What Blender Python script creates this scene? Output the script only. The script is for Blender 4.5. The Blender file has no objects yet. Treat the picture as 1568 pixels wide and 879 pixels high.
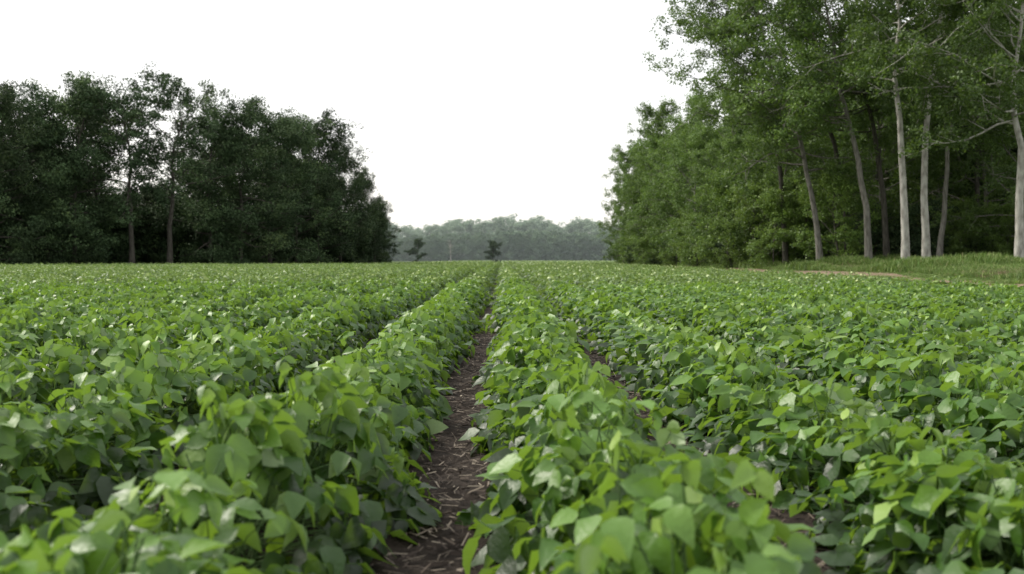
import bpy, math, numpy as np
from mathutils import Vector
R = math.radians
scene = bpy.context.scene
CAMH = 0.97
F = 1506.0

def px2(px, py, d):
    return np.array([(px-768)/F*d, d, CAMH+(397-py)/F*d])

# ------------------------------------------------------------------ terrain
def edge(y):
    y = np.asarray(y, float)
    return 11.9 + 0.03*(y-18) + 0.25*np.sin(y*0.21) + np.clip(y-150, 0, 400)*0.25
def sstep(t):
    t = np.clip(t, 0, 1); return t*t*(3-2*t)
def terr(x, y):
    x = np.asarray(x, float); y = np.asarray(y, float)
    b = sstep((x-edge(y)-0.2)/5)*(0.46+0.05*np.sin(x*0.9+y*0.13)+0.05*np.sin(y*0.37))
    b = b + sstep((x-edge(y)-5)/8)*.25
    b = b*sstep((y+10)/30)
    return b

# ------------------------------------------------------------------ mesh helper
class MB:
    def __init__(s):
        s.v=[]; s.q=[]; s.m=[]; s.r=[]; s.n=0
    def add(s, V, Q, mat, rnd):
        V=np.asarray(V,float).reshape(-1,3); Q=np.asarray(Q,int).reshape(-1,4)
        s.v.append(V); s.q.append(Q+s.n); s.m.append(np.full(len(Q),mat,np.int32))
        s.r.append(np.broadcast_to(np.asarray(rnd,float),(len(V),)).copy()); s.n+=len(V)
    def build(s, name, mats, smooth=True):
        V=np.concatenate(s.v); Q=np.concatenate(s.q); M=np.concatenate(s.m); Rr=np.concatenate(s.r)
        me=bpy.data.meshes.new(name)
        me.vertices.add(len(V)); me.vertices.foreach_set('co',V.astype(np.float32).ravel())
        me.loops.add(Q.size); me.loops.foreach_set('vertex_index',Q.astype(np.int32).ravel())
        me.polygons.add(len(Q)); me.polygons.foreach_set('loop_start',np.arange(0,Q.size,4,dtype=np.int32))
        for m in mats: me.materials.append(m)
        me.polygons.foreach_set('material_index',M)
        me.update(calc_edges=True)
        me.polygons.foreach_set('use_smooth',np.full(len(Q),smooth))
        a=me.attributes.new('rnd','FLOAT','POINT'); a.data.foreach_set('value',Rr.astype(np.float32))
        return me
def link(name, me, loc=(0,0,0), rz=0, scl=(1,1,1)):
    o=bpy.data.objects.new(name, me); scene.collection.objects.link(o)
    o.location=loc; o.rotation_euler=(0,0,rz); o.scale=scl
    return o
def norm(a): return a/np.maximum(np.linalg.norm(a,axis=-1,keepdims=True),1e-9)

def tube(mb, P, rad, n, mat, rnd):
    P=np.asarray(P,float); K=len(P)
    T=norm(np.gradient(P,axis=0))
    up=np.array([1,0,0]) if abs(T[0][2])>0.8 else np.array([0,0,1.])
    A=norm(np.cross(T,up)); B=np.cross(T,A)
    a=np.linspace(0,2*np.pi,n,endpoint=False)
    V=P[:,None,:]+np.asarray(rad)[:,None,None]*(np.cos(a)[None,:,None]*A[:,None,:]+np.sin(a)[None,:,None]*B[:,None,:])
    i=np.arange(K-1)[:,None]*n; j=np.arange(n)[None,:]; j2=(j+1)%n
    Q=np.stack([i+j,i+j2,i+n+j2,i+n+j],-1)
    mb.add(V,Q,mat,rnd)

# ------------------------------------------------------------------ scatter (geometry nodes)
def src_coll(name, objs):
    c=bpy.data.collections.new(name)
    for o in objs: c.objects.link(o)
    return c
def scatter(name, pts, rot, scl, idx, coll):
    pts=np.asarray(pts,np.float32); n=len(pts)
    me=bpy.data.meshes.new(name); me.vertices.add(n); me.vertices.foreach_set('co',pts.ravel())
    for nm,arr in (('rot',rot),('scl',scl)):
        a=me.attributes.new(nm,'FLOAT_VECTOR','POINT'); a.data.foreach_set('vector',np.asarray(arr,np.float32).ravel())
    a=me.attributes.new('idx','INT','POINT'); a.data.foreach_set('value',np.asarray(idx,np.int32))
    me.update()
    o=link(name,me)
    ng=bpy.data.node_groups.new(name,'GeometryNodeTree')
    ng.interface.new_socket('Geometry',in_out='INPUT',socket_type='NodeSocketGeometry')
    ng.interface.new_socket('Geometry',in_out='OUTPUT',socket_type='NodeSocketGeometry')
    N=ng.nodes; gi=N.new('NodeGroupInput'); go=N.new('NodeGroupOutput')
    ci=N.new('GeometryNodeCollectionInfo'); ci.inputs['Collection'].default_value=coll
    ci.inputs['Separate Children'].default_value=True; ci.inputs['Reset Children'].default_value=True
    iop=N.new('GeometryNodeInstanceOnPoints'); iop.inputs['Pick Instance'].default_value=True
    L=ng.links
    L.new(gi.outputs[0],iop.inputs['Points']); L.new(ci.outputs[0],iop.inputs['Instance'])
    for nm,dt,sk in (('rot','FLOAT_VECTOR','Rotation'),('scl','FLOAT_VECTOR','Scale'),('idx','INT','Instance Index')):
        na=N.new('GeometryNodeInputNamedAttribute'); na.data_type=dt; na.inputs['Name'].default_value=nm
        out=[x for x in na.outputs if x.enabled and x.name=='Attribute'][0]
        L.new(out,iop.inputs[sk])
    L.new(iop.outputs[0],go.inputs[0])
    md=o.modifiers.new('scatter','NODES'); md.node_group=ng
    return o

# ------------------------------------------------------------------ materials
def leaf_mat(name, stops, rough=0.45, trans=0.25, transcol=(0.15,0.3,0.03), under=None, spec=0.5, objvar=0.25, veins=False):
    m=bpy.data.materials.new(name); m.use_nodes=True; nt=m.node_tree; N=nt.nodes; L=nt.links
    N.clear(); out=N.new('ShaderNodeOutputMaterial')
    at=N.new('ShaderNodeAttribute'); at.attribute_name='rnd'
    rp=N.new('ShaderNodeValToRGB'); e=rp.color_ramp.elements
    e[0].position=stops[0][0]; e[0].color=(*stops[0][1],1); e[1].position=stops[-1][0]; e[1].color=(*stops[-1][1],1)
    for s in stops[1:-1]:
        k=e.new(s[0]); k.color=(*s[1],1)
    L.new(at.outputs['Fac'],rp.inputs[0])
    oi=N.new('ShaderNodeObjectInfo')
    mr=N.new('ShaderNodeMapRange'); mr.inputs['To Min'].default_value=1-objvar; mr.inputs['To Max'].default_value=1+objvar
    L.new(oi.outputs['Random'],mr.inputs[0])
    sc=N.new('ShaderNodeVectorMath'); sc.operation='SCALE'; L.new(rp.outputs[0],sc.inputs[0]); L.new(mr.outputs[0],sc.inputs['Scale'])
    col=sc.outputs[0]
    if under or veins: tc=N.new('ShaderNodeNewGeometry')
    if under:
        mx=N.new('ShaderNodeMix'); mx.data_type='RGBA'; L.new(tc.outputs['Backfacing'],mx.inputs[0])
        L.new(col,mx.inputs[6]); mx.inputs[7].default_value=(*under,1); col=mx.outputs[2]
    p=N.new('ShaderNodeBsdfPrincipled'); L.new(col,p.inputs['Base Color'])
    p.inputs['Roughness'].default_value=rough; p.inputs['Specular IOR Level'].default_value=spec
    if veins:
        bz=N.new('ShaderNodeTexNoise'); bz.inputs['Scale'].default_value=60; bz.inputs['Detail'].default_value=1
        L.new(tc.outputs['Position'],bz.inputs['Vector'])
        bp=N.new('ShaderNodeBump'); bp.inputs['Strength'].default_value=.4; bp.inputs['Distance'].default_value=.006
        L.new(bz.outputs['Fac'],bp.inputs['Height']); L.new(bp.outputs[0],p.inputs['Normal'])
    if trans>0:
        t=N.new('ShaderNodeBsdfTranslucent'); t.inputs[0].default_value=(*transcol,1)
        ms=N.new('ShaderNodeMixShader'); ms.inputs[0].default_value=trans
        L.new(p.outputs[0],ms.inputs[1]); L.new(t.outputs[0],ms.inputs[2]); L.new(ms.outputs[0],out.inputs[0])
    else: L.new(p.outputs[0],out.inputs[0])
    return m
def noise_mat(name, c1, c2, scale=5, stretch=(1,1,1), rough=.9, bump=.5, c3=None, detail=5):
    m=bpy.data.materials.new(name); m.use_nodes=True; nt=m.node_tree; N=nt.nodes; L=nt.links
    p=N['Principled BSDF']; p.inputs['Roughness'].default_value=rough; p.inputs['Specular IOR Level'].default_value=.25
    tc=N.new('ShaderNodeTexCoord'); mp=N.new('ShaderNodeMapping'); mp.inputs['Scale'].default_value=stretch
    L.new(tc.outputs['Object'],mp.inputs[0])
    nz=N.new('ShaderNodeTexNoise'); nz.inputs['Scale'].default_value=scale; nz.inputs['Detail'].default_value=detail
    L.new(mp.outputs[0],nz.inputs[0])
    rp=N.new('ShaderNodeValToRGB'); e=rp.color_ramp.elements
    e[0].position=.35; e[0].color=(*c1,1); e[1].position=.62; e[1].color=(*c2,1)
    if c3: k=e.new(.75); k.color=(*c3,1)
    L.new(nz.outputs['Fac'],rp.inputs[0]); L.new(rp.outputs[0],p.inputs['Base Color'])
    b=N.new('ShaderNodeBump'); b.inputs['Strength'].default_value=bump; b.inputs['Distance'].default_value=.03
    L.new(nz.outputs['Fac'],b.inputs['Height']); L.new(b.outputs[0],p.inputs['Normal'])
    return m

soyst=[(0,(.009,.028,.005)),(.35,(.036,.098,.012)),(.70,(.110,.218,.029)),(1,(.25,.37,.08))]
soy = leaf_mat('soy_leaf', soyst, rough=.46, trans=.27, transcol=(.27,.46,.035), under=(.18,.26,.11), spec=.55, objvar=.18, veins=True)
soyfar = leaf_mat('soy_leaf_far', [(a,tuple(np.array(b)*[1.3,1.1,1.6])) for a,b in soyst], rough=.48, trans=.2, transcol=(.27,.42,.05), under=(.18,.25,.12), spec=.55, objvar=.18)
soystem = noise_mat('soy_stem',(.05,.10,.03),(.09,.15,.05),20)
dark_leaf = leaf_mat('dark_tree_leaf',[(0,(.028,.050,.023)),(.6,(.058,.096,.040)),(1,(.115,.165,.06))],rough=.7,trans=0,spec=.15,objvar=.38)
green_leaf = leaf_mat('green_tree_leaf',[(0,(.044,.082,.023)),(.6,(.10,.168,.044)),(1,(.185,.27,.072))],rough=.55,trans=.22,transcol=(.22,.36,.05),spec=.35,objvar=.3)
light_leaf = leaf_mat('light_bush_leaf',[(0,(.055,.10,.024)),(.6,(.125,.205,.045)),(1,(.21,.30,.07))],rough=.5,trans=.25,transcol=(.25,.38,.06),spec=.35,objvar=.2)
far_leaf = leaf_mat('far_tree_leaf_hazed',[(0,(.100,.155,.095)),(.6,(.120,.180,.105)),(1,(.15,.21,.12))],rough=.9,trans=0,spec=.1,objvar=.15)  # treeline leaves lightened: part of the haze is in this base colour
far_leaf2 = leaf_mat('farther_tree_leaf_hazed',[(0,(.24,.32,.23)),(.6,(.26,.34,.24)),(1,(.29,.37,.25))],rough=.9,trans=0,spec=.1,objvar=.1)  # back layer paler still, distance haze painted into the leaf colour
grass_m = leaf_mat('grass_blade',[(0,(.06,.115,.025)),(.5,(.115,.19,.042)),(.85,(.17,.24,.07)),(1,(.30,.29,.14))],rough=.6,trans=.2,transcol=(.20,.32,.06),spec=.3,objvar=.35)
dry_m = leaf_mat('dry_grass_blade',[(0,(.18,.14,.08)),(1,(.34,.28,.18))],rough=.8,trans=0,spec=.2,objvar=.2)
straw_m = leaf_mat('straw',[(0,(.030,.022,.018)),(.5,(.09,.07,.054)),(1,(.28,.24,.19))],rough=.8,trans=.0,spec=.2,objvar=0)
bark_dark = noise_mat('bark_dark',(.04,.037,.03),(.09,.083,.07),6,(2,2,.4))
bark_grey = noise_mat('bark_grey',(.10,.095,.08),(.20,.19,.17),5,(2,2,.5))
bark_pale = noise_mat('bark_pale',(.18,.17,.15),(.42,.41,.37),3,(1.5,1.5,.6),bump=.25)
dirt_m = noise_mat('dirt',(.13,.092,.062),(.25,.19,.135),3,bump=.6)

def ground_mat():
    m=bpy.data.materials.new('ground'); m.use_nodes=True; nt=m.node_tree; N=nt.nodes; L=nt.links
    p=N['Principled BSDF']; p.inputs['Roughness'].default_value=.95; p.inputs['Specular IOR Level'].default_value=.15
    at=N.new('ShaderNodeAttribute'); at.attribute_name='rnd'
    g=N.new('ShaderNodeNewGeometry')
    def noise(s,d=5):
        n=N.new('ShaderNodeTexNoise'); n.inputs['Scale'].default_value=s; n.inputs['Detail'].default_value=d
        L.new(g.outputs['Position'],n.inputs['Vector']); return n
    def ramp(src,a,b,c1,c2):
        r=N.new('ShaderNodeValToRGB'); e=r.color_ramp.elements; e[0].position=a;e[1].position=b
        e[0].color=(*c1,1); e[1].color=(*c2,1); L.new(src,r.inputs[0]); return r
    n1=noise(18,7); soil=ramp(n1.outputs['Fac'],.3,.7,(.013,.010,.008),(.046,.036,.029))
    n2=noise(.5,5); gr=ramp(n2.outputs['Fac'],.4,.65,(.06,.10,.025),(.12,.165,.05))
    mx=N.new('ShaderNodeMix'); mx.data_type='RGBA'; L.new(at.outputs['Fac'],mx.inputs[0])
    L.new(soil.outputs[0],mx.inputs[6]); L.new(gr.outputs[0],mx.inputs[7])
    L.new(mx.outputs[2],p.inputs['Base Color'])
    b=N.new('ShaderNodeBump'); b.inputs['Strength'].default_value=.9; b.inputs['Distance'].default_value=.03
    n4=noise(35,5); L.new(n4.outputs['Fac'],b.inputs['Height']); L.new(b.outputs[0],p.inputs['Normal'])
    return m
def axis(a,b,fine,lo,hi,g=1.12):
    c=list(np.arange(a,b,fine)); s=fine; x=b
    while x<hi: c.append(x); s*=g; x+=s
    c.append(hi); s=fine; x=a
    pre=[]
    while x>lo:
        s*=g; x-=s; pre.append(max(x,lo))
    return np.array(pre[::-1]+c)
rng=np.random.default_rng(5)
xs=axis(-3,3,.05,-1600,1600,1.07); ys=axis(1,9,.05,-200,2500,1.05)
X,Y=np.meshgrid(xs,ys)
Z=terr(X,Y)
near=np.exp(-np.clip(Y-9,0,99)/6)*(np.abs(X)<6)
Z=Z+near*(rng.normal(0,.008,X.shape)+.012*np.sin(X*9+Y*3)*np.sin(Y*7-X*4))
nx,ny=len(xs),len(ys)
i=np.arange(ny-1)[:,None]*nx+np.arange(nx-1)[None,:]
Q=np.stack([i,i+1,i+nx+1,i+nx],-1)
mask=sstep((X-edge(Y)+.2)/.6)
leftline=lambda x: np.interp(x,[-200,-60,-20,-14,0],[92,100,166,430,430])
mask=np.maximum(mask,sstep((Y-leftline(np.minimum(X,0)))/3))
mask=np.maximum(mask,sstep((Y-428)/4))
mb=MB(); mb.add(np.stack([X,Y,Z],-1),Q,0,mask.ravel())
link('ground',mb.build('ground',[ground_mat()]))
# dirt track along the field edge
yy=np.arange(12,150,.5); rg=np.random.default_rng(2)
cols=np.linspace(0,1,5)
ww=1.0+.35*np.sin(yy*.31)
Xd=edge(yy)[:,None]+1.6+cols[None,:]*ww[:,None]*1.8
Yd=np.repeat(yy[:,None],5,1); Zd=terr(Xd,Yd)+.02+.04*np.sin(np.pi*cols)[None,:]
i=np.arange(len(yy)-1)[:,None]*5+np.arange(4)[None,:]
mb=MB(); mb.add(np.stack([Xd,Yd,Zd],-1),np.stack([i,i+1,i+6,i+5],-1),0,.5); link('dirt_track',mb.build('dirt_track',[dirt_m]))

# ------------------------------------------------------------------ soybean plants
def soy_clump(name, seed, n_tri, half_len, L0, simple=False, a=.325, H=.45, pw=1.5):
    rg=np.random.default_rng(seed); mb=MB()
    phi=rg.uniform(.0,np.pi,n_tri); r=rg.uniform(0,1,n_tri)**.30
    y=rg.uniform(-half_len,half_len,n_tri)
    bump=1+.13*np.sin(y*9+seed)+.09*np.sin(y*19+seed*2)
    if simple and half_len>1: bump=1+0*y
    x=a*np.cos(phi)*r*(1+rg.normal(0,.08,n_tri))
    z=.04+(H*bump-.04)*np.abs(np.sin(phi))**pw*r*(1+rg.normal(0,.09,n_tri))
    P=np.stack([x,y,z],-1)
    stem=np.stack([rg.normal(0,.03,n_tri), y+rg.normal(0,.08,n_tri), z*.5],-1)
    o=P-stem; o[:,2]=0; o=norm(o+rg.normal(0,.05,(n_tri,3))*[1,1,0]+1e-4)
    up=norm(np.stack([o[:,0]*.6,o[:,1]*.3,np.ones(n_tri)],-1)+rg.normal(0,.38,(n_tri,3)))
    side=norm(np.cross(up,o)); fw=np.cross(side,up)
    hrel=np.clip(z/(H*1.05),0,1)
    dirs=[];nor=[];base=[];rr=[];LL=[]
    size=L0*rg.uniform(.6,1.3,n_tri)*(1-.3*hrel**4)
    for k,ang in enumerate((0,1.25,-1.25)):
        an=ang+rg.normal(0,.2,n_tri)
        d=fw*np.cos(an)[:,None]+side*np.sin(an)[:,None]
        pitch=rg.normal(.35,.42,n_tri)
        d2=norm(d*np.cos(pitch)[:,None]-up*np.sin(pitch)[:,None])
        n2=norm(up*np.cos(pitch)[:,None]+d*np.sin(pitch)[:,None]+rg.normal(0,.33,(n_tri,3)))
        n2=norm(n2-d2*np.sum(n2*d2,-1,keepdims=True))
        dirs.append(d2);nor.append(n2)
        base.append(P+(fw*(.28*size)[:,None] if k==0 else 0)); LL.append(size)
        rr.append(np.clip(-.02+.72*hrel**1.3+rg.normal(0,.14,n_tri)+.30*(rg.random(n_tri)<.12)*hrel,0,1))  # young top leaves lighter; darkening lower down paints in row-interior shade
    D=np.concatenate(dirs);Nn=np.concatenate(nor);B=np.concatenate(base);Ls=np.concatenate(LL);rr=np.concatenate(rr)
    S=np.cross(Nn,D); M=len(D)
    if simple:
        t=np.array([0,.45,1.]); w=np.array([.06,.36,.02])
    else:
        t=np.array([0,.14,.38,.68,1.]); w=np.array([.03,.27,.37,.25,.01])
    K=len(t); fold=rg.uniform(.0,.5,M); curl=rg.uniform(-.05,.55,M)
    V=np.zeros((M,K,3,3))
    for c,sg in enumerate((-1,0,1)):
        wave=rg.normal(0,.05,(M,K)) if sg else 0
        lx=t[None,:]*np.ones((M,1)); ly=sg*w[None,:]*np.ones((M,1)); lz=fold[:,None]*abs(ly)-curl[:,None]*t[None,:]**2+wave*(w[None,:]>.1)
        V[:,:,c,:]=B[:,None,:]+Ls[:,None,None]*(lx[...,None]*D[:,None,:]+ly[...,None]*S[:,None,:]+lz[...,None]*Nn[:,None,:])
    b=(np.arange(M)*K*3)[:,None,None]; kk=np.arange(K-1)[None,:,None]*3; c=np.arange(2)[None,None,:]
    i0=b+kk+c
    Qd=np.stack([i0,i0+3,i0+4,i0+1],-1)
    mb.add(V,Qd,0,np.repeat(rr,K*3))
    if not simple:
        for k in range(n_tri):
            s=stem[k]; mid=(s+P[k])/2+[0,0,.02]
            tube(mb,[s,mid,P[k]+fw[k]*.28*size[k]],[.0022,.0018,.0014],3,1,.5)
        for yy in np.arange(-half_len,half_len,.11):
            tube(mb,[[rg.normal(0,.02),yy,-.02],[rg.normal(0,.03),yy+rg.normal(0,.02),.12],[rg.normal(0,.05),yy+rg.normal(0,.04),H*.85]],[.005,.004,.002],4,1,.4)
    me=mb.build(name,[soyfar if simple else soy,soystem])
    return bpy.data.objects.new(name,me)
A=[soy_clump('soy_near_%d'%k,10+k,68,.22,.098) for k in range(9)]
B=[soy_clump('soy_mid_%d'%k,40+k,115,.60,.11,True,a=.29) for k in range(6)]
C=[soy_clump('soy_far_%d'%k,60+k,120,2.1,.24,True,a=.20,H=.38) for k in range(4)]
cA=src_coll('soy_sources_near',A); cB=src_coll('soy_sources_mid',B); cC=src_coll('soy_sources_far',C)

rg=np.random.default_rng(1)
S=1.09; X0=0.315
def rows(ylo,yhi,step,side):
    pts=[]
    for k in range(-110,60):
        x0=X0+k*S
        ys=np.arange(ylo,yhi,step); ys=ys+rg.uniform(-.3,.3,len(ys))*step
        x=x0+.03*np.sin(ys*.7+k)+rg.normal(0,.022,len(ys))
        ok=(np.abs(x-0)<.60*ys+side)&(x<edge(ys)-.25)&(ys<leftline(np.minimum(x,0))-1.5)&(ys<426)
        pts.append(np.stack([x[ok],ys[ok],np.full(ok.sum(),k)],-1))
    return np.concatenate(pts)
def place(P,nv):
    n=len(P); k=P[:,2]
    pos=np.stack([P[:,0],P[:,1],terr(P[:,0],P[:,1])],-1)
    rot=np.zeros((n,3)); rot[:,2]=rg.normal(0,.10,n)+np.pi*(rg.random(n)<.5)
    wid=np.where(k>=1,1.18,1.05)*rg.uniform(.84,1.18,n)*(1+.34*sstep((P[:,1]-6)/24)*((k==0)|(k==-1)))
    ht=rg.uniform(.86,1.12,n)*(1+.07*np.sin(P[:,1]*.9+k*1.7))*np.where(k>=1,.93,1)
    scl=np.stack([wid,rg.uniform(.95,1.1,n),ht],-1)
    return pos,rot,scl,rg.integers(0,nv,n)
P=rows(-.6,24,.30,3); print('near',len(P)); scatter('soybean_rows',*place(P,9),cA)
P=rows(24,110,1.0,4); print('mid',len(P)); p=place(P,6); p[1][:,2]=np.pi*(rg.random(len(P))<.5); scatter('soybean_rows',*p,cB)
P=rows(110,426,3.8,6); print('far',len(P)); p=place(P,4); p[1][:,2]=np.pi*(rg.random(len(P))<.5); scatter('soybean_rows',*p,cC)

# ------------------------------------------------------------------ straw litter
rg=np.random.default_rng(3); mb=MB(); n=30000
k=rg.integers(-3,4,n); yy=1.2+rg.uniform(0,1,n)**1.4*15
c=np.stack([X0-S/2+k*S+rg.normal(0,.16,n),yy,rg.uniform(.004,.028,n)],-1)
an=rg.uniform(0,2*np.pi,n); ln=rg.uniform(.008,.05,n); w=rg.uniform(.001,.004,n); fl=rg.random(n)<.06; w[fl]*=3; ln[fl]*=.5
d=np.stack([np.cos(an),np.sin(an),rg.normal(0,.15,n)],-1); s=np.stack([-np.sin(an),np.cos(an),rg.normal(0,.4,n)],-1)
V=np.stack([c-d*ln[:,None]-s*w[:,None]*.5,c+d*ln[:,None]-s*w[:,None],c+d*ln[:,None]*1.1+s*w[:,None],c-d*ln[:,None]*.7+s*w[:,None]],1)
mb.add(V,np.arange(4*n).reshape(n,4),0,np.repeat(rg.random(n)**1.3,4))
link('straw_litter',mb.build('straw_litter',[straw_m],False))

# ------------------------------------------------------------------ trees
def leaves(mb, C, rad, n_per, size, rg, mat, rbase, flat=.6):
    M=len(C); n=M*n_per
    off=rg.normal(0,1,(n,3)); off=off/np.linalg.norm(off,axis=1,keepdims=True)*(rg.random((n,1))**.45)
    P=np.repeat(C,n_per,axis=0)+off*np.repeat(rad,n_per)[:,None]*[1,1,flat]
    nn=norm(rg.normal(0,1,(n,3))+[0,0,.7]+off*.4); t=norm(np.cross(nn,rg.normal(0,1,(n,3)))); s=np.cross(nn,t)
    sz=size*rg.uniform(.6,1.3,n)[:,None]
    V=np.stack([P-t*sz*.5,P+s*sz*.34,P+t*sz*.6,P-s*sz*.34],1)
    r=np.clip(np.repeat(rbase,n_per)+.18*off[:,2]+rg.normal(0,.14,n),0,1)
    mb.add(V,np.arange(4*n).reshape(n,4),mat,np.repeat(r,4))

dome=lambda v: .22+.82*max(0,1-v**3)**.6*(.75+.25*min(1,v*3))
def make_tree(name, seed, H, spread, cb, mats, trunk=None, r0=.25, n_limb=20, n_sub=6, n_tw=4, lpt=36, lsize=.2, crad=.75, twigs=True, elev=(10,70), prof=None, bias=None, topf=.9):
    rg=np.random.default_rng(seed); mb=MB()
    if trunk is None:
        t=np.linspace(0,1,9); wx=np.cumsum(rg.normal(0,.018*H,9))*t; wy=np.cumsum(rg.normal(0,.018*H,9))*t
        T=np.stack([wx,wy,t*H*topf],-1)
    else:
        T=np.asarray(trunk,float)
        tt=np.linspace(0,1,len(T)); t2=np.linspace(0,1,14)
        T=np.stack([np.interp(t2,tt,T[:,c]) for c in range(3)],-1)
        Tc=T.copy(); Tc[1:-1]=(T[:-2]+T[1:-1]*2+T[2:])/4; T=Tc
        T[2:,:2]+=rg.normal(0,.05,(12,2))
    K=len(T); tp=np.linspace(0,1,K)
    rad=r0*(1-.82*tp)*(1+.35*np.exp(-tp*25)); T[0,2]-=.3
    tube(mb,T,rad,9,0,.5)
    def at(u): return np.array([np.interp(u,tp,T[:,c]) for c in range(3)])
    C=[];CR=[];RB=[]
    for i in range(n_limb):
        u=cb+(1-cb)*((i+.5)/n_limb)**.95*.98
        v=(u-cb)/(1-cb)
        pf=prof(v) if prof else (math.sin(math.pi*min(1,(v*.78+.26)))**.7)
        az=i*2.399+rg.normal(0,.5)
        if bias is not None and rg.random()<.35: az=bias+rg.normal(0,.5)
        Ln=spread*pf*rg.uniform(.65,1.2)
        el=R(elev[0]+(elev[1]-elev[0])*v**1.2+rg.normal(0,10))
        b=at(u); d=np.array([math.cos(az)*math.cos(el),math.sin(az)*math.cos(el),math.sin(el)])
        pts=[b]; dd=d.copy()
        for q in range(5):
            dd=norm(dd+rg.normal(0,.16,3)+[0,0,.04]); pts.append(pts[-1]+dd*Ln/5)
        pts=np.array(pts); lr=max(.025,r0*(1-.82*u)*.5)
        tube(mb,pts,np.linspace(lr,.012,6),5,0,.5)
        cb_l=rg.normal(0,.16)
        for j in range(n_sub):
            f=.3+.7*(j+rg.random())/n_sub; q=f*5; qi=min(int(q),4)
            sb=pts[qi]+(pts[qi+1]-pts[qi])*(q-qi)
            sd=norm(norm(pts[qi+1]-pts[qi])*.6+rg.normal(0,.75,3)+[0,0,.15]); sl=max(.5,Ln*rg.uniform(.2,.42))
            se=sb+sd*sl+[0,0,-.04*sl]
            sm=(sb+se)/2+rg.normal(0,.06*sl,3)
            if twigs: tube(mb,[sb,sm,se],[lr*.35,.014,.008],4,0,.5)
            for w in range(n_tw):
                g=rg.uniform(.35,1.05); c=sb+(se-sb)*g+rg.normal(0,.28*crad,3)
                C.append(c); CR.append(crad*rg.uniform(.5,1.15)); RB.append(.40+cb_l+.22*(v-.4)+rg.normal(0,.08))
    C=np.array(C); C[:,2]=np.maximum(C[:,2],.3)
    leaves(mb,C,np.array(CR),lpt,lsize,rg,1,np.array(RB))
    return mb.build(name,mats)

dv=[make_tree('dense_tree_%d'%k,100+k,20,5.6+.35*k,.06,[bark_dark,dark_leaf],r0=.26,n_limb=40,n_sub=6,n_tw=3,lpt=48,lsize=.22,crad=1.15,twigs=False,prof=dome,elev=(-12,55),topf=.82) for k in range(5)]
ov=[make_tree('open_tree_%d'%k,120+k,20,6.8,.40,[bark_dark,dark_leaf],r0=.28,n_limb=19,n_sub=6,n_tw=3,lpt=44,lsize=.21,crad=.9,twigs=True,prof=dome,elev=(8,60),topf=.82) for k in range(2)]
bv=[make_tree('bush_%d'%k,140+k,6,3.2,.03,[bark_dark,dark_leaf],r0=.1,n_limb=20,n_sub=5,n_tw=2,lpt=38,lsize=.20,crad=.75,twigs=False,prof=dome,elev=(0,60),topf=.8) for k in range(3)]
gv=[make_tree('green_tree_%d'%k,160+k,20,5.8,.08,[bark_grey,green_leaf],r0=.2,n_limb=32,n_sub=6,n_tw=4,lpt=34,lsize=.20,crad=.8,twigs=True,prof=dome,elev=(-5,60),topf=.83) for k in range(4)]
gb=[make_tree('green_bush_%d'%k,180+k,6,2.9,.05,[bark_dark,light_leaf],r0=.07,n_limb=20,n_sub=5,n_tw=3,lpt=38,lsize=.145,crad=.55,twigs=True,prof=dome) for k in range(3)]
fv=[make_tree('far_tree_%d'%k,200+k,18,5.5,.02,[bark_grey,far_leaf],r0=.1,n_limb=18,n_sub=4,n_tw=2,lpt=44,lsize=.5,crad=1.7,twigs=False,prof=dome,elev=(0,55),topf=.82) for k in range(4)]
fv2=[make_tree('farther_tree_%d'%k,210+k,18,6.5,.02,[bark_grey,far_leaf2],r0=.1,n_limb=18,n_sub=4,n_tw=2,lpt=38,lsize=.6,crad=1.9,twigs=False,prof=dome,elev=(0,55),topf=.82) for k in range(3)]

rg=np.random.default_rng(8)
def put(name, me, px, ytop, d, H0, wid=1.0):
    x=(px-768)/F*d; z=float(terr(x,d)); h=CAMH+(397-ytop)/F*d-z; s=h/H0
    link(name,me,(x,d,z),rg.uniform(0,6.28),(s*wid,s*wid,s))
L=[(-60,108,98,0),(-5,110,100,1),(42,118,104,2),(78,158,108,3),(118,106,110,4),(160,108,118,0),(205,108,112,'a'),(262,106,115,'b'),
   (326,142,122,0),(370,134,124,3),(415,154,130,1),(455,164,136,4),(488,162,140,2),(522,208,147,4),(548,250,156,0),(574,296,163,3)]
for px,yt,d,k in L:
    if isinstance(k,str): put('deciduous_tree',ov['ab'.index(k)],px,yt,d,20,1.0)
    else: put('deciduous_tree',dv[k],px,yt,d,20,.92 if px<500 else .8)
src=[bpy.data.objects.new('wood_src_%d'%k,m) for k,m in enumerate(dv+bv)]
cw=src_coll('woodland_sources',src)
pts=[];scl=[];idx=[]
for row,dy in enumerate((6,14,24)):
    for x in np.arange(-125,-14-row*0,6.0):
        xx=x+rg.normal(0,1.2); y=float(np.interp(xx,[-200,-60,-20],[92,100,164]))+dy+rg.normal(0,1.5)
        px=768+xx/y*F
        yt=np.interp(px,[-900,0,60,120,175,285,310,370,470,540,590],[150,150,185,180,268,268,195,180,205,270,320])
        h=(CAMH+(397-yt)/F*y)*rg.uniform(.78,1.0)
        if px>582: continue
        pts.append((xx,y,0)); scl.append((h/20*1.1,)*2+(h/20,)); idx.append(rg.integers(0,5))
for x in np.arange(-125,-19,2.0):
    for dy in (-4,-2,3):
        xx=x+rg.normal(0,.7); y=float(np.interp(xx,[-200,-60,-20],[97,105,168]))+dy+rg.normal(0,.8)
        if 768+xx/y*F>575: continue
        s=rg.uniform(.6,1.6); pts.append((xx,y,-.2)); scl.append((s,s,s)); idx.append(5+rg.integers(0,3))
n=len(pts); rot=np.zeros((n,3)); rot[:,2]=rg.uniform(0,6.28,n)
scatter('woodland',pts,rot,scl,idx,cw)

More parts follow.
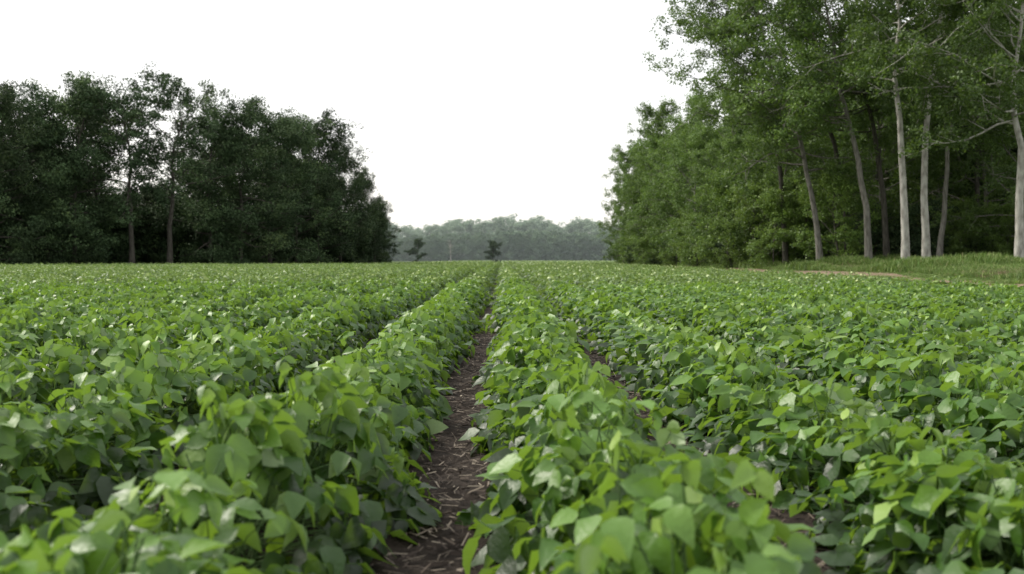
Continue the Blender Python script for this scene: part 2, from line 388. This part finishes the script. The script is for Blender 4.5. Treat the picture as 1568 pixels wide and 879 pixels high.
# ---- right woodland
for px,yt,d,k,w in [(955,212,150,0,.75),(980,196,140,3,.8),(1015,142,122,1,.85),(1055,116,104,2,.8),(1045,165,112,0,.85),(1108,108,88,3,.85)]:
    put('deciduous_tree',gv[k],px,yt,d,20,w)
src=[bpy.data.objects.new('rwood_src_%02d'%k,m) for k,m in enumerate(gv+gb+bv+dv[:3])]
cr=src_coll('right_woodland_sources',src)
pts=[];scl=[];idx=[]
for y in np.arange(58,165,6.0):
    for x0 in np.arange(0,40,5.4):
        base=float(edge(min(y,150)))+(7 if y<75 else 4.5)+ (y>100)*(y-100)*.02
        x=base+x0+rg.normal(0,1.0)+max(0,70-y)*.75; yy=y+rg.normal(0,1.4)
        px=768+x/yy*F
        if px>1850: continue
        yt=np.interp(px,[930,1000,1060,1120,1200,1280,1600],[260,205,175,190,130,30,-10])
        h=min((CAMH+(397-yt)/F*yy),27)*rg.uniform(.8,1.0)
        pts.append((x,yy,float(terr(x,yy)))); s=h/20; scl.append((s,s,s)); idx.append(10+rg.integers(0,3) if x0>14 else rg.integers(0,4))
for y in np.arange(50,150,2.8):
    for x0 in (0,3,6.5,11,16):
        base=float(edge(min(y,150)))+3.8+max(0,68-y)*.75
        x=base+x0+rg.normal(0,.8); yy=y+rg.normal(0,.8)
        px=768+x/yy*F
        if px>1750 or (1230<px<1600 and yy<63 and x0<3): continue
        s=rg.uniform(.2,.8); pts.append((x,yy,float(terr(x,yy))-.1)); scl.append((s,s,s))
        idx.append(4+rg.integers(0,3) if rg.random()<(.8 if x0<4 else .3) else 7+rg.integers(0,3))
n=len(pts); rot=np.zeros((n,3)); rot[:,2]=rg.uniform(0,6.28,n)
scatter('woodland',pts,rot,scl,idx,cr)
for px,yt,d,k in [(1118,275,74,0),(1150,290,70,1),(1185,300,66,2),(1215,285,68,0),(1285,270,62,1),(985,368,105,2),(1545,320,56,0),(1480,310,62,1)]:
    put('young_tree',gb[k],px,yt,d,6,1.0)
tall=[([(1258,402),(1250,330),(1235,262),(1216,170),(1178,110),(1160,20)],60,.20,bark_grey,.38,5.8,math.pi,-12),
      ([(1333,402),(1325,290),(1303,205),(1288,140),(1265,40),(1250,-60)],55,.19,bark_grey,.42,5.0,math.pi,-8),
      ([(1361,398),(1348,230),(1322,150),(1300,60),(1290,-60)],60,.18,bark_dark,.42,5,math.pi,-5),
      ([(1389,408),(1386,290),(1378,170),(1368,100),(1378,-30),(1380,-170)],50,.20,bark_pale,.50,5,None,5),
      ([(1421,398),(1415,240),(1424,110),(1445,0),(1455,-150)],52,.20,bark_pale,.60,5,None,10),
      ([(1440,404),(1450,250),(1465,110),(1478,-120)],56,.16,bark_grey,.50,5,None,0),
      ([(1564,402),(1564,240),(1550,165),(1560,60),(1575,-150)],46,.20,bark_pale,.40,5,math.pi,-5),
      ([(1205,400),(1195,250),(1165,120),(1145,30),(1130,-40)],66,.18,bark_dark,.34,6.0,math.pi,-12),
      ([(1300,400),(1290,250),(1240,120),(1210,10),(1200,-100)],64,.18,bark_dark,.34,6.5,math.pi,-12),
      ([(1495,400),(1500,250),(1490,100),(1500,-90)],62,.17,bark_dark,.36,5,None,-10)]
for j,(pp,d,r0,bk,cb,sp,bias,e0) in enumerate(tall):
    W=np.array([px2(a,b,d) for a,b in pp]); x,y=W[0][:2]; z=float(terr(x,y)); o=np.array([x,y,z]); W=W-o; W[0,2]=0
    me=make_tree('tall_tree_%d'%j,300+j,W[-1,2],sp,cb,[bk,green_leaf],trunk=W,r0=r0,n_limb=30,n_sub=6,n_tw=4,lpt=42,lsize=.15,crad=.68,bias=bias,elev=(e0,60),prof=dome)
    link('deciduous_tree',me,tuple(o))

# ---- distant treeline
rg=np.random.default_rng(12)
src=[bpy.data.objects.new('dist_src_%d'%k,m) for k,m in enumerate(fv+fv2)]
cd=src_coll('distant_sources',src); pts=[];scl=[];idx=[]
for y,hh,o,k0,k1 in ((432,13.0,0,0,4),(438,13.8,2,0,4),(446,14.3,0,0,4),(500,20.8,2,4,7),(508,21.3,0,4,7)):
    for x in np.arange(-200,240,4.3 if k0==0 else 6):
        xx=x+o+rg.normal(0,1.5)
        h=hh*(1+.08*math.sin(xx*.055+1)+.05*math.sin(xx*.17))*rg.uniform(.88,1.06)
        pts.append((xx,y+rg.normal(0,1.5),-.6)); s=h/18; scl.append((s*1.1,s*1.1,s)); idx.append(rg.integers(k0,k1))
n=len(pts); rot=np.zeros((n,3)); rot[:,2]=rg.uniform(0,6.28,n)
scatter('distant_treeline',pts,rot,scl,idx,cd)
ym=make_tree('small_far_tree',77,6,2.4,.08,[bark_dark,dark_leaf],r0=.12,n_limb=14,n_sub=4,n_tw=3,lpt=24,lsize=.3,crad=.6,twigs=False)
put('young_tree',ym,640,366,230,6,1.0); put('young_tree',ym,755,369,240,6,1.1)
mb=MB()
rr=np.random.default_rng(4)
tube(mb,[[0,0,0],[.1,0,2],[-.1,0,4],[0,0,6]],[.12,.10,.07,.03],5,0,.5)
for q in range(14):
    a=rr.uniform(0,6.28); h=rr.uniform(1.5,5.4); l=rr.uniform(.4,1.0)
    tube(mb,[[0,0,h],[math.cos(a)*l*.5,math.sin(a)*l*.5,h+l*.5],[math.cos(a)*l,math.sin(a)*l,h+l*1.1]],[.05,.035,.02],4,0,.5)
link('bare_sapling',mb.build('bare_sapling',[bark_pale]),((690-768)/F*250,250,0))

# ---- thin real haze layer over the far field (homogeneous scattering air)
hm=bpy.data.materials.new('haze'); hm.use_nodes=True; nt=hm.node_tree; nt.nodes.clear()
ho=nt.nodes.new('ShaderNodeOutputMaterial'); vs=nt.nodes.new('ShaderNodeVolumeScatter')
vs.inputs['Color'].default_value=(.84,.96,1,1); vs.inputs['Density'].default_value=.00048
nt.links.new(vs.outputs[0],ho.inputs['Volume'])
bpy_me=bpy.data.meshes.new('haze')
hx0,hx1,hy0,hy1,hz0,hz1=-230,270,185,560,-1,34
vv=[(hx0,hy0,hz0),(hx1,hy0,hz0),(hx1,hy1,hz0),(hx0,hy1,hz0),(hx0,hy0,hz1),(hx1,hy0,hz1),(hx1,hy1,hz1),(hx0,hy1,hz1)]
bpy_me.from_pydata(vv,[],[(0,3,2,1),(4,5,6,7),(0,1,5,4),(1,2,6,5),(2,3,7,6),(3,0,4,7)]); bpy_me.materials.append(hm)
link('haze',bpy_me)

# ------------------------------------------------------------------ verge grass
def tuft(name,seed,n,h,mat,w=.012):
    rg=np.random.default_rng(seed); mb=MB()
    b=rg.normal(0,.16,(n,3))*[1,1,0]; a=rg.uniform(0,6.28,n); ln=h*rg.uniform(.5,1.15,n); le=rg.uniform(.1,.7,n)
    d=np.stack([np.cos(a),np.sin(a),0*a],-1); s=np.stack([-np.sin(a),np.cos(a),0*a],-1)*w
    m1=b+d*(ln*le*.3)[:,None]+[0,0,1]*(ln*.6)[:,None]; m2=b+d*(ln*le)[:,None]+[0,0,1]*(ln*(1-.2*le))[:,None]
    V=np.stack([b-s,b+s,m1-s*.8,m1+s*.8,m2-s*.1,m2+s*.1],1)
    i=np.arange(n)[:,None]*6; Q=np.concatenate([i+[[0,1,3,2]],i+[[2,3,5,4]]])
    mb.add(V,Q,0,np.repeat(rg.random(n),6))
    return bpy.data.objects.new(name,mb.build(name,[mat]))
ts=[tuft('t_%d'%k,k,45,.42,grass_m) for k in range(4)]+[tuft('td_%d'%k,k+9,40,.38,dry_m) for k in range(2)]
ct=src_coll('grass_sources',ts)
rg=np.random.default_rng(21); n=60000
y=15+rg.random(n)**1.2*140; off=rg.random(n)*np.where(y<60,12+0*y,8); x=edge(y)+off
onroad=(off>1.4)&(off<3.5)
clear=(y<28)|((y>46)&(y<76))
gap=np.where(clear,.05,.7)
keep=(np.abs(x)<.62*y+3)&(~onroad|(rg.random(n)<gap)); x=x[keep];y=y[keep];off=off[keep]
n=len(x)
patch=np.sin(x*.8+y*.11)*np.sin(y*.13+1)+rg.normal(0,.3,n)
dry=(patch>.95)&(off<7)
clump=np.maximum(0,np.sin(y*.35+x*.5)*np.sin(x*.9-y*.12))
sc=rg.uniform(.3,.7,n)*(.8+1.4*clump)*np.where(off<3.6,.45,1)*(1+.2*sstep((off-4)/4))
idx=np.where(dry,4+rg.integers(0,2,n),rg.integers(0,4,n))
rot=np.zeros((n,3)); rot[:,2]=rg.uniform(0,6.28,n)
scatter('verge_grass',np.stack([x,y,terr(x,y)-.01],-1),rot,np.stack([sc*1.3,sc*1.3,sc],-1),idx,ct)

# ------------------------------------------------------------------ light & sky
w=bpy.data.worlds.new('World'); scene.world=w; w.use_nodes=True; nt=w.node_tree; N=nt.nodes; Lk=nt.links
bg=N['Background']; sky=N.new('ShaderNodeTexSky'); sky.sky_type='NISHITA'; sky.sun_disc=False
EL=R(42); AZ=R(-64)
sky.sun_elevation=EL; sky.sun_rotation=AZ; sky.dust_density=4; sky.air_density=1
sb=N.new('ShaderNodeBackground'); sb.inputs[1].default_value=.05; Lk.new(sky.outputs[0],sb.inputs[0])
bg.inputs[0].default_value=(1,.985,.95,1); bg.inputs[1].default_value=1.12
ad=N.new('ShaderNodeAddShader'); Lk.new(bg.outputs[0],ad.inputs[0]); Lk.new(sb.outputs[0],ad.inputs[1])
Lk.new(ad.outputs[0],N['World Output'].inputs[0])
sl=bpy.data.lights.new('sun','SUN'); sl.energy=3.8; sl.angle=R(9); sl.color=(1,.95,.85)
so=bpy.data.objects.new('sun',sl); scene.collection.objects.link(so)
sd=Vector((math.sin(AZ)*math.cos(EL),math.cos(AZ)*math.cos(EL),math.sin(EL)))
so.rotation_euler=(-sd).to_track_quat('-Z','Y').to_euler()
scene.view_settings.view_transform='Standard'; scene.view_settings.look='None'; scene.view_settings.exposure=0

cam=bpy.data.cameras.new('camera'); co=bpy.data.objects.new('camera',cam); scene.collection.objects.link(co)
co.location=(0,0,CAMH); co.rotation_euler=(R(90-1.62),0,R(-.61)); cam.sensor_width=36; cam.lens=34.6
cam.clip_start=.05; cam.clip_end=5000
cam.dof.use_dof=True; cam.dof.focus_distance=8; cam.dof.aperture_fstop=2.8
scene.camera=co
